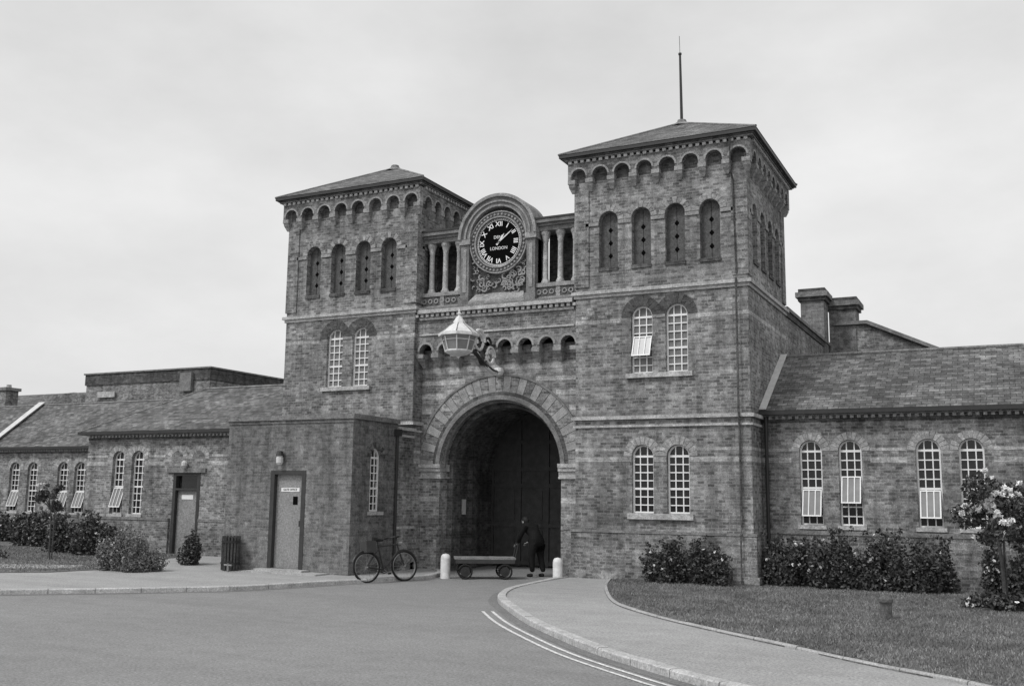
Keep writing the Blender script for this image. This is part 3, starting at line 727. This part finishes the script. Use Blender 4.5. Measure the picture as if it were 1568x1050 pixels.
gs=Part('kerb_shade_strip','patch'); ribbon(gs,KR,-.17,-.022,.0035); ribbon(gs,KL[6:],-.17,-.022,.0035); gs.done()  # dark ribbons on the road paint the shade at the kerb foot
KRl=[p for p in KR if p[1]<-5.7]
rm=Part('road_markings','line'); ribbon(rm,KRl,-.28,-.235,.006); ribbon(rm,KRl,-.42,-.375,.006); rm.done()
# ================================================================== VEGETATION
def leaves(P,blobs,n,size,seed,flat_=0.0,zmin=.07):
    r=np.random.default_rng(seed); bl=np.array([b[:6] for b in blobs],float)
    vol=bl[:,3]*bl[:,4]*bl[:,5]; pr=vol/vol.sum()
    idx=r.choice(len(bl),n,p=pr); d=r.normal(size=(n,3)); d/=np.linalg.norm(d,axis=1)[:,None]
    rad=r.uniform(.35,1.0,n)**.45*(1+.14*r.normal(size=n))
    c=bl[idx,:3]+d*rad[:,None]*bl[idx,3:6]
    c=c[c[:,2]>zmin]; m=len(c)
    a=r.normal(size=(m,3)); a/=np.linalg.norm(a,axis=1)[:,None]
    b=r.normal(size=(m,3)); b-= (b*a).sum(1)[:,None]*a; b/=np.linalg.norm(b,axis=1)[:,None]
    s=size*r.uniform(.6,1.3,m)[:,None]
    V=np.stack([c-a*s,c+b*s*.55,c+a*s,c-b*s*.55],1).reshape(-1,3)
    P.add([tuple(x) for x in V.tolist()],[(4*i,4*i+1,4*i+2,4*i+3) for i in range(m)],r.uniform(0,1,m).tolist())
def shrub(name,cx,cy,w,dp,h,n,size,seed,mat='leaf',flowers=0):
    B=Bld(name,(cx,cy,0)); r=random.Random(seed); bl=[]
    k=max(5,int(w*12))
    for i in range(k):
        bw=r.uniform(.12,.25)*min(1,w); bh=r.uniform(.45,1.1)*h
        bl.append((cx+r.uniform(-.5,.5)*(w-.22),cy+r.uniform(-.5,.5)*dp,bh*.52,bw,bw,bh*.5))
    leaves(B('leaves',mat),bl,n,size,seed)
    st=B('stems','bark')
    for i in range(20):
        q=r.choice(bl); tp=(q[0]+r.uniform(-.16,.16),q[1]+r.uniform(-.12,.12),q[2]+q[5]*r.uniform(.95,1.35))
        st.tube([(q[0]*.6+cx*.4,q[1],.05),(q[0],q[1],q[2]),tp],.010,5,.003)
        leaves(B('leaves',mat),[(tp[0],tp[1],tp[2],.05,.05,.05)],14,size,seed*31+i)
    for i in range(flowers):
        q=r.choice(bl); c=(q[0]+r.uniform(-.15,.15),q[1]-q[4]*r.uniform(.6,1.15),q[2]+q[5]*r.uniform(0,1.1))
        leaves(B('blossoms','petal'),[(c[0],c[1],c[2],.022,.022,.022)],9,.022,r.randint(0,9999))
    B.done()
shrub('rose_shrub',-6.15,-.42,.85,.4,.74,4200,.034,11,flowers=8)
shrub('rose_shrub',-5.2,-.38,.95,.45,.80,4600,.034,12,flowers=9)
shrub('rose_shrub',-3.95,.25,1.1,.5,.94,5600,.036,13,flowers=10)
shrub('rose_shrub',-3.05,.2,1.1,.5,1.0,5600,.036,14,flowers=9)
shrub('rose_shrub',-2.2,.25,1.0,.5,.93,5400,.036,15,flowers=8)
shrub('rose_shrub',-1.45,.2,.9,.5,.98,5000,.036,16,flowers=7)
shrub('rose_shrub',-.25,.35,.8,.4,.82,4200,.036,17,flowers=16)
shrub('rose_shrub',.55,.3,.9,.5,.9,4200,.036,18,flowers=6)
shrub('lavender_bush',-16.5,-4.0,1.2,.8,.82,11000,.026,21,'leaf_l')
shrub('garden_shrub',-17.0,-1.9,.7,.5,.72,3800,.034,22)
shrub('garden_shrub',-22.3,-.3,1.9,.7,1.0,8000,.042,23,flowers=14)
shrub('garden_shrub',-20.9,-.9,1.3,.6,.75,5000,.042,24,flowers=6)
shrub('garden_shrub',-25.6,1.4,2.2,.8,.95,7000,.05,25,flowers=12)
shrub('garden_shrub',-28.3,3.0,2.6,.8,1.0,7000,.055,26,flowers=16)
shrub('low_bedding_plants',-23.3,-3.2,3.6,.7,.26,5000,.035,27,flowers=60)
def small_tree(name,x,y,h,cr,n,leafsize,seed,flowers,stake=False,tr=.03,nb=15,asp=1.0,fs=.034):
    B=Bld(name,(x,y,0)); r=random.Random(seed); ch=h-cr*asp
    st=B('trunk','bark',True)
    st.tube(cat([(x+.05,y,.05),(x+.03,y,.4*h),(x-.02,y+.01,.62*h),(x,y,ch*.95)],4),tr,8,tr*.65)
    bl=[]
    for i in range(nb):
        a=r.uniform(0,6.28); e=r.uniform(-.75,1.35); d=r.uniform(.45,1.05)*cr
        q=(x+d*math.cos(a)*math.cos(e),y+d*math.sin(a)*math.cos(e),ch+d*math.sin(e)*asp)
        st.tube(cat([(x,y,ch*.88),((x+q[0])/2,(y+q[1])/2,(ch*.88+q[2])/2+.04),q],4),.014,5,.004)
        k=r.uniform(.16,.34)*cr; bl.append(q+(k*1.2,k*1.2,k*.9))
    leaves(B('crown','leaf'),bl,n,leafsize,seed)
    for i in range(flowers):
        q=r.choice(bl); a=r.uniform(0,6.28); e=r.uniform(-.4,1.4); R0=r.uniform(.95,1.35)
        c=(q[0]+q[3]*R0*math.cos(a)*math.cos(e),q[1]+q[4]*R0*math.sin(a)*math.cos(e),q[2]+q[5]*R0*math.sin(e))
        for j in range(r.randint(1,3)):
            o=[c[k]+r.uniform(-.06,.06) for k in range(3)]
            leaves(B('blossoms','petal'),[(o[0],o[1],o[2],fs*.8,fs*.8,fs*.7)],34,fs,r.randint(0,99999))
    if stake: B('stake','wood_d').tube([(x+.08,y+.05,.05),(x+.07,y+.05,ch*.85)],.018,6)
    B.done()
small_tree('rose_tree',-.30,-2.1,1.98,.62,6400,.034,31,70,True,.032,26,.95,.040)
small_tree('small_tree',-20.8,-2.44,1.84,.36,1300,.034,33,2,True,.022,13,1.3)
bed=Part('flower_bed','soil'); n=22
bed.add([(-.3+.55*math.cos(2*math.pi*i/n)*(1+.08*math.sin(5*i)),-2.1+.5*math.sin(2*math.pi*i/n),.077) for i in range(n)]+[(-.3,-2.1,.13)],[(i,(i+1)%n,n) for i in range(n)]); bed.done()
for k,(a,b) in enumerate(((-.62,-2.2),(-.1,-2.35),(.05,-1.95),(-.35,-2.4))): shrub('bedding_plant',a,b,.34,.2,.24,380,.04,50+k,flowers=4)
def blades(name,poly,n,seed,h=.03,w=.005):
    r=np.random.default_rng(seed); P=np.array(poly); mn,mx=P.min(0),P.max(0)
    pts=r.uniform(mn,mx,(n,2)); ins=np.zeros(n,bool); j=len(P)-1
    for i in range(len(P)):
        xi,yi=P[i]; xj,yj=P[j]
        c=((yi>pts[:,1])!=(yj>pts[:,1]))&(pts[:,0]<(xj-xi)*(pts[:,1]-yi)/(yj-yi+1e-12)+xi); ins^=c; j=i
    pts=pts[ins]; m=len(pts); a=r.uniform(0,6.28,m); hh=h*r.uniform(.5,1.3,m); l=r.normal(size=(m,2))*h*.5
    b=np.column_stack([pts,np.full(m,.074)]); dx=np.column_stack([np.cos(a),np.sin(a),np.zeros(m)])*w
    t=b+np.column_stack([l,hh]); V=np.stack([b-dx,b+dx,t],1).reshape(-1,3)
    p=Part(name,'blade'); p.add([tuple(x) for x in V.tolist()],[(3*i,3*i+1,3*i+2) for i in range(m)],r.uniform(0,1,m).tolist()); p.done()
blades('grass',[(-7.3,.0),(-6.9,-1.7),(-6.1,-3.4),(-5.5,-4.6),(-4.8,-5.4),(-3.8,-6.5),(-2.3,-7.8),(-.7,-9.1),(2,-10.4),(3,-9),(3,.8),(-4.4,.8),(-4.4,0)],140000,5,.032,.006)
blades('grass',[(-30,-8.4),(-19,-6.5),(-17.5,-5.2),(-17.3,-3.6),(-17.8,-2.2),(-19,-.5),(-19,.8),(-30,.8)],50000,6,.04,.008)
# ================================================================== STREET THINGS
def bollard(x,y,h):
    p=Part('bollard','white_w',None,True); r=.10
    p.lathe(x,y,[(r*1.05,0),(r,.03),(r,h-.1),(r*.92,h-.05),(r*.65,h-.015),(0,h)],20); p.done()
bollard(-10.62,-1.12,.50); bollard(-8.47,-.28,.46)
cpst=Part('concrete_post','post'); cpst.lathe(-1.71,-4.4,[(.085,.0),(.08,.04),(.078,.27),(.095,.30),(.095,.34),(.07,.38),(0,.385)],12); cpst.done()
LBn=Bld('litter_bin',(-14.95,-2.72,0))
for k in range(16):
    a=2*math.pi*k/16; x=-14.95+.17*math.cos(a); y=-2.68+.17*math.sin(a)
    LBn('slats','wood_d').tube([(x,y,.08),(x,y,.78)],.028,4)
LBn('liner','iron').lathe(-14.95,-2.68,[(.14,.08),(.14,.74)],14); LBn('bands','iron').lathe(-14.95,-2.68,[(.2,.2),(.202,.24)],16); LBn('bands','iron').lathe(-14.95,-2.68,[(.2,.64),(.202,.68)],16)
LBn.done()
pv=Bld('water_standpipe',(-14.7,-3.0,0)); pv('pipe','steel').tube([(-14.72,-3.0,.06),(-14.72,-3.0,.24)],.025,8); pv('pipe','steel').tube([(-14.82,-3.0,.2),(-14.62,-3.0,.2)],.02,8); pv('cap','iron').tube([(-14.72,-3.0,.24),(-14.72,-3.0,.28)],.04,8); pv.done()
def bicycle():
    B=Bld('bicycle',(-11.1,-2.6,0))
    A=Vector((-11.27,-2.98,.0)); C=Vector((-10.90,-2.22,.0)); d=(C-A); wb=d.length; d.normalize(); lean=Vector((-.10,.04,1)).normalized()
    nrm=d.cross(lean)
    def L(a,h,o=0): return tuple(A+d*a+lean*h+nrm*o)
    R0=.28
    for a in (0,wb):
        for nm,r,t,m in (('tyres',R0,.020,'rubber'),('rims',R0-.026,.009,'steel')):
            B(nm,m).tube([L(a+r*math.cos(2*math.pi*k/28),R0+.016+r*math.sin(2*math.pi*k/28)) for k in range(29)],t,6)
        for k in range(16):
            th=2*math.pi*k/16; B('spokes','steel').tube([L(a,R0+.016,.012*(-1)**k),L(a+(R0-.02)*math.cos(th),R0+.016+(R0-.02)*math.sin(th))],.0022,4)
        B('hubs','steel').tube([L(a,R0+.016,-.04),L(a,R0+.016,.04)],.016,8)
        B('mudguards','iron').tube([L(a+(R0+.03)*math.cos(th),R0+.016+(R0+.03)*math.sin(th)) for th in [math.pi*(.05+.85*k/14) if a==0 else math.pi*(.1+.6*k/14) for k in range(15)]],.014,5)
    hz=R0+.016; bb=(.37,.24); seat=(.27,.68); head=(.70,.72); headb=(.73,.60)
    fr=B('frame','iron')
    for p,q in (((0,hz),bb),(bb,seat),(seat,head),(bb,headb),((0,hz),(.28,.64)),(head,headb),(headb,(wb,hz))): fr.tube([L(*p),L(*q)],.017,6)
    fr.tube([L(.27,.68),L(.255,.78)],.011,6)
    B('saddle','rubber').tube([L(.16,.81),L(.20,.815),L(.30,.805),L(.38,.80)],.058,8,.018)
    hb=B('handlebars','iron'); hb.tube([L(.70,.72),L(.69,.84),L(.72,.86)],.013,6)
    for sg in (-1,1): hb.tube([L(.72,.86),L(.71,.87,sg*.1),L(.66,.86,sg*.19),L(.56,.84,sg*.2)],.012,6); B('grips','rubber').tube([L(.62,.855,sg*.2),L(.53,.837,sg*.2)],.017,6)
    B('cranks','steel').tube([L(bb[0],bb[1],.04),L(bb[0]+.09,bb[1]-.08,.04)],.009,5); B('cranks','steel').tube([L(bb[0],bb[1],-.04),L(bb[0]-.09,bb[1]+.08,-.04)],.009,5)
    B('chainring','iron').tube([L(bb[0]+.07*math.cos(2*math.pi*k/18),bb[1]+.07*math.sin(2*math.pi*k/18),.03) for k in range(19)],.008,5)
    B('chain','iron').tube([L(bb[0],bb[1]+.07,.03),L(0,hz+.03,.03)],.006,4); B('chain','iron').tube([L(bb[0],bb[1]-.07,.03),L(0,hz-.03,.03)],.006,4)
    for sg in (-1,1): B('pedals','rubber').tube([L(bb[0]+sg*.09,bb[1]-sg*.08,sg*.04),L(bb[0]+sg*.09,bb[1]-sg*.08,sg*.12)],.018,5)
    B('headlamp','steel').tube([L(.74,.74),L(.80,.745)],.03,8,.035)
    sb=B('saddle_bag','frame_d'); v=[L(a,h,o) for a in (-.06,.15) for h in (.57,.79) for o in (-.13,.13)]
    sb.add(v,[(0,1,3,2),(4,5,7,6),(0,1,5,4),(2,3,7,6),(0,2,6,4),(1,3,7,5)])
    B.done()
bicycle()
def trolley():
    B=Bld('platform_trolley',(-9.9,-.8,0)); A=Vector((-10.45,-1.02,0)); C=Vector((-9.42,-.38,0)); d=(C-A); Ln=d.length; d.normalize(); n=Vector((-d.y,d.x,0))
    def L(a,o,z): p=A+d*a+n*o; return (p.x,p.y,z)
    def bx(P,a0,a1,o0,o1,z0,z1):
        v=[L(a,o,z) for z in (z0,z1) for a,o in ((a0,o0),(a1,o0),(a1,o1),(a0,o1))]; P.add(v,[(0,3,2,1),(4,5,6,7),(0,1,5,4),(1,2,6,5),(2,3,7,6),(3,0,4,7)])
    for k in range(7): bx(B('deck_planks','wood'),-.02,Ln+.02,-.28+k*.08,-.28+k*.08+.074,.40,.435)
    for o in (-.28,.25): bx(B('chassis','frame_d'),0,Ln,o,o+.035,.32,.399)
    for a in (0.02,.35,.75,Ln-.06): bx(B('chassis','frame_d'),a,a+.05,-.245,.25,.325,.398)
    for a in (.2,Ln-.2):
        bx(B('chassis','frame_d'),a-.03,a+.03,-.22,.22,.17,.323)
        B('axles','iron').tube([L(a,-.29,.155),L(a,.29,.155)],.015,6)
        for o in (-.27,.27):
            B('wheels','rubber').tube([L(a+.135*math.cos(2*math.pi*k/20),o,.155+.135*math.sin(2*math.pi*k/20)) for k in range(21)],.022,6)
            B('wheel_discs','iron').tube([L(a,o-.008,.155),L(a,o+.008,.155)],.10,14)
            B('axles','iron').tube([L(a,o-.03,.155),L(a,o+.03,.155)],.03,8)
    for o in (-.2,.2): B('handle','iron').tube([L(Ln,o,.38),L(Ln+.05,o,.6),L(Ln+.06,o,.72)],.013,6)
    B('handle','iron').tube([L(Ln+.06,-.2,.72),L(Ln+.06,.2,.72)],.013,6)
    B.done()
trolley()
# ---- person (metres, local +X = facing)
def person(px,py,heading):
    E=top('man_in_dark_coat',(px,py,0))
    base=Matrix.Translation(Vector((px,py,0))*S)@Matrix.Rotation(heading,4,'Z')
    def skin(name,verts,edges,rad,mat,root=0,sub=2):
        me=bpy.data.meshes.new(name); me.from_pydata([tuple(base@Vector(v)) for v in verts],edges,[]); me.materials.append(M[mat])
        ob=bpy.data.objects.new(name,me); col.objects.link(ob); ob.parent=E; ob.matrix_parent_inverse=Matrix.Translation(-E.location)
        sk=ob.modifiers.new('Skin','SKIN'); sk.use_smooth_shade=True
        for i,r in enumerate(rad):
            r=r if isinstance(r,tuple) else (r,r); me.skin_vertices[0].data[i].radius=r
            me.skin_vertices[0].data[i].use_root=(i==root)
        sb=ob.modifiers.new('Sub','SUBSURF'); sb.levels=sub; sb.render_levels=sub
        return ob
    V=[(-.06,0,.93),(-.01,0,1.08),(.10,0,1.22),(.22,0,1.33),(.31,0,1.38),
       (-.05,.10,.86),(.0,.13,.50),(-.06,.14,.12),(-.07,-.10,.86),(-.08,-.14,.50),(-.18,-.15,.12),
       (.22,.20,1.30),(.30,.27,1.05),(.42,.22,.86),(.22,-.20,1.30),(.32,-.26,1.05),(.46,-.20,.88),(-.06,0,.76)]
    Eg=[(0,1),(1,2),(2,3),(3,4),(0,5),(5,6),(6,7),(0,8),(8,9),(9,10),(3,11),(11,12),(12,13),(3,14),(14,15),(15,16),(0,17)]
    Rd=[(.18,.18),(.165,.17),(.18,.18),(.155,.155),.07,.125,.09,.07,.125,.09,.07,.10,.075,.052,.10,.075,.052,(.18,.18)]
    skin('coat_and_trousers',V,Eg,Rd,'cloth')
    for sg,kx in ((1,-.02),(-1,-.14)):
        skin('shoe',[(-.06+kx,sg*.15,.05),(.04+kx,sg*.155,.045),(.14+kx,sg*.16,.035)],[(0,1),(1,2)],[.055,.05,.04],'rubber')
    for sg,w0 in ((1,(.42,.22,.86)),(-1,(.46,-.20,.88))):
        w=Vector(w0); hv=[tuple(w),tuple(w+Vector((.05,-.01*sg,-.025))),tuple(w+Vector((.085,-.01*sg,-.04)))]
        skin('palm',hv,[(0,1),(1,2)],[(.024,.024),(.034,.022),(.032,.018)],'skin')
        for k,(o,l) in enumerate(((-.03,.065),(-.01,.078),(.01,.072),(.03,.055))):
            b=w+Vector((.085,o,-.04)); skin('finger',[tuple(b),tuple(b+Vector((l*.5,0,-.012))),tuple(b+Vector((l*.7,0,-.04))),tuple(b+Vector((l*.6,0,-.065)))],[(0,1),(1,2),(2,3)],[.0095,.009,.0085,.008],'skin',sub=1)
        b=w+Vector((.03,-sg*.03,-.02)); skin('thumb',[tuple(b),tuple(b+Vector((.03,-sg*.025,-.01))),tuple(b+Vector((.06,-sg*.03,-.03)))],[(0,1),(1,2)],[.012,.011,.009],'skin',sub=1)
    def sph(name,c,r,mat,fn=None,seg=20):
        bm=bmesh.new(); bmesh.ops.create_uvsphere(bm,u_segments=seg,v_segments=seg//2+2,radius=1)
        for v in bm.verts:
            p=Vector((v.co.x*r[0],v.co.y*r[1],v.co.z*r[2]))
            if fn: p=fn(p)
            p=Matrix.Rotation(.7,3,'Y')@p
            v.co=base@(p+Vector(c))
        me=bpy.data.meshes.new(name); bm.to_mesh(me); bm.free(); me.materials.append(M[mat])
        me.polygons.foreach_set('use_smooth',[True]*len(me.polygons))
        ob=bpy.data.objects.new(name,me); col.objects.link(ob); ob.parent=E; ob.matrix_parent_inverse=Matrix.Translation(-E.location)
    def jaw(p):
        if p.z<0: p.y*=1-.25*(-p.z/.12)
        if p.x>0.05 and -.05<p.z<.02 and abs(p.y)<.02: p.x+=.02
        if p.x>0.06 and p.z>0 and p.z<.03: p.x-=.006
        return p
    hc=(.38,0,1.43)
    sph('head',hc,(.098,.076,.118),'skin',jaw)
    sph('hair',(hc[0]-.012,0,hc[2]+.026),(.104,.084,.112),'hair')
    for sg in (-1,1): sph('ear',(hc[0],sg*.078,hc[2]-.01),(.02,.01,.032),'skin',seg=10)
    skin('neck',[(.28,0,1.35),(.33,0,1.39),(.37,0,1.42)],[(0,1),(1,2)],[.065,.058,.055],'skin')
person(-9.28,.35,math.radians(160))
# ================================================================== WORLD, SUN, CAMERA
w=bpy.data.worlds.new('World'); bpy.context.scene.world=w; w.use_nodes=True; nt=w.node_tree; nt.nodes.clear()
el,az=D2R(52),D2R(205)
sky=N(nt,'ShaderNodeTexSky'); sky.sky_type='NISHITA'; sky.sun_disc=False; sky.sun_elevation=el; sky.sun_rotation=az; sky.dust_density=5
bw=N(nt,'ShaderNodeRGBToBW'); nt.links.new(sky.outputs[0],bw.inputs[0])
b1=N(nt,'ShaderNodeBackground'); b1.inputs[1].default_value=.05; nt.links.new(bw.outputs[0],b1.inputs[0])
tc=N(nt,'ShaderNodeTexCoord'); mp=N(nt,'ShaderNodeMapping'); mp.inputs['Scale'].default_value=(1,1,2.1); nt.links.new(tc.outputs['Generated'],mp.inputs[0])
nz=noise(nt,mp.outputs[0],2.1,7,.56)
cl=ramp(nt,nz,[(.32,.57),(.46,.65),(.56,.71),(.72,.80)])
b2=N(nt,'ShaderNodeBackground'); b2.inputs[1].default_value=1.0; nt.links.new(cl,b2.inputs[0])
ad=N(nt,'ShaderNodeAddShader'); nt.links.new(b1.outputs[0],ad.inputs[0]); nt.links.new(b2.outputs[0],ad.inputs[1])
ow=N(nt,'ShaderNodeOutputWorld'); nt.links.new(ad.outputs[0],ow.inputs[0])
sl=bpy.data.lights.new('sun','SUN'); sl.energy=1.4; sl.angle=D2R(11); sl.color=(1,1,1); so=bpy.data.objects.new('sun',sl); col.objects.link(so)
sd=Vector((math.sin(az)*math.cos(el),math.cos(az)*math.cos(el),math.sin(el))); so.rotation_euler=sd.to_track_quat('Z','Y').to_euler(); so.location=(0,-30,40)
yaw,pitch,roll=.4624,.1523,.0127
fwv=Vector((-math.sin(yaw)*math.cos(pitch),math.cos(yaw)*math.cos(pitch),math.sin(pitch))); r=Vector((math.cos(yaw),math.sin(yaw),0)); u=r.cross(fwv)
r2=r*math.cos(roll)+u*math.sin(roll); u2=-r*math.sin(roll)+u*math.cos(roll)
mt=Matrix((r2,u2,-fwv)).transposed().to_4x4(); mt.translation=Vector((0,-19.4859,1.65))*S
cd=bpy.data.cameras.new('camera'); cd.lens=36*1542.35/1568; cd.sensor_width=36; cd.clip_end=3000; cd.clip_start=.1
co=bpy.data.objects.new('camera',cd); col.objects.link(co); co.matrix_world=mt
sc=bpy.context.scene; sc.camera=co; sc.view_settings.view_transform='Standard'; sc.view_settings.look='None'; sc.view_settings.exposure=0
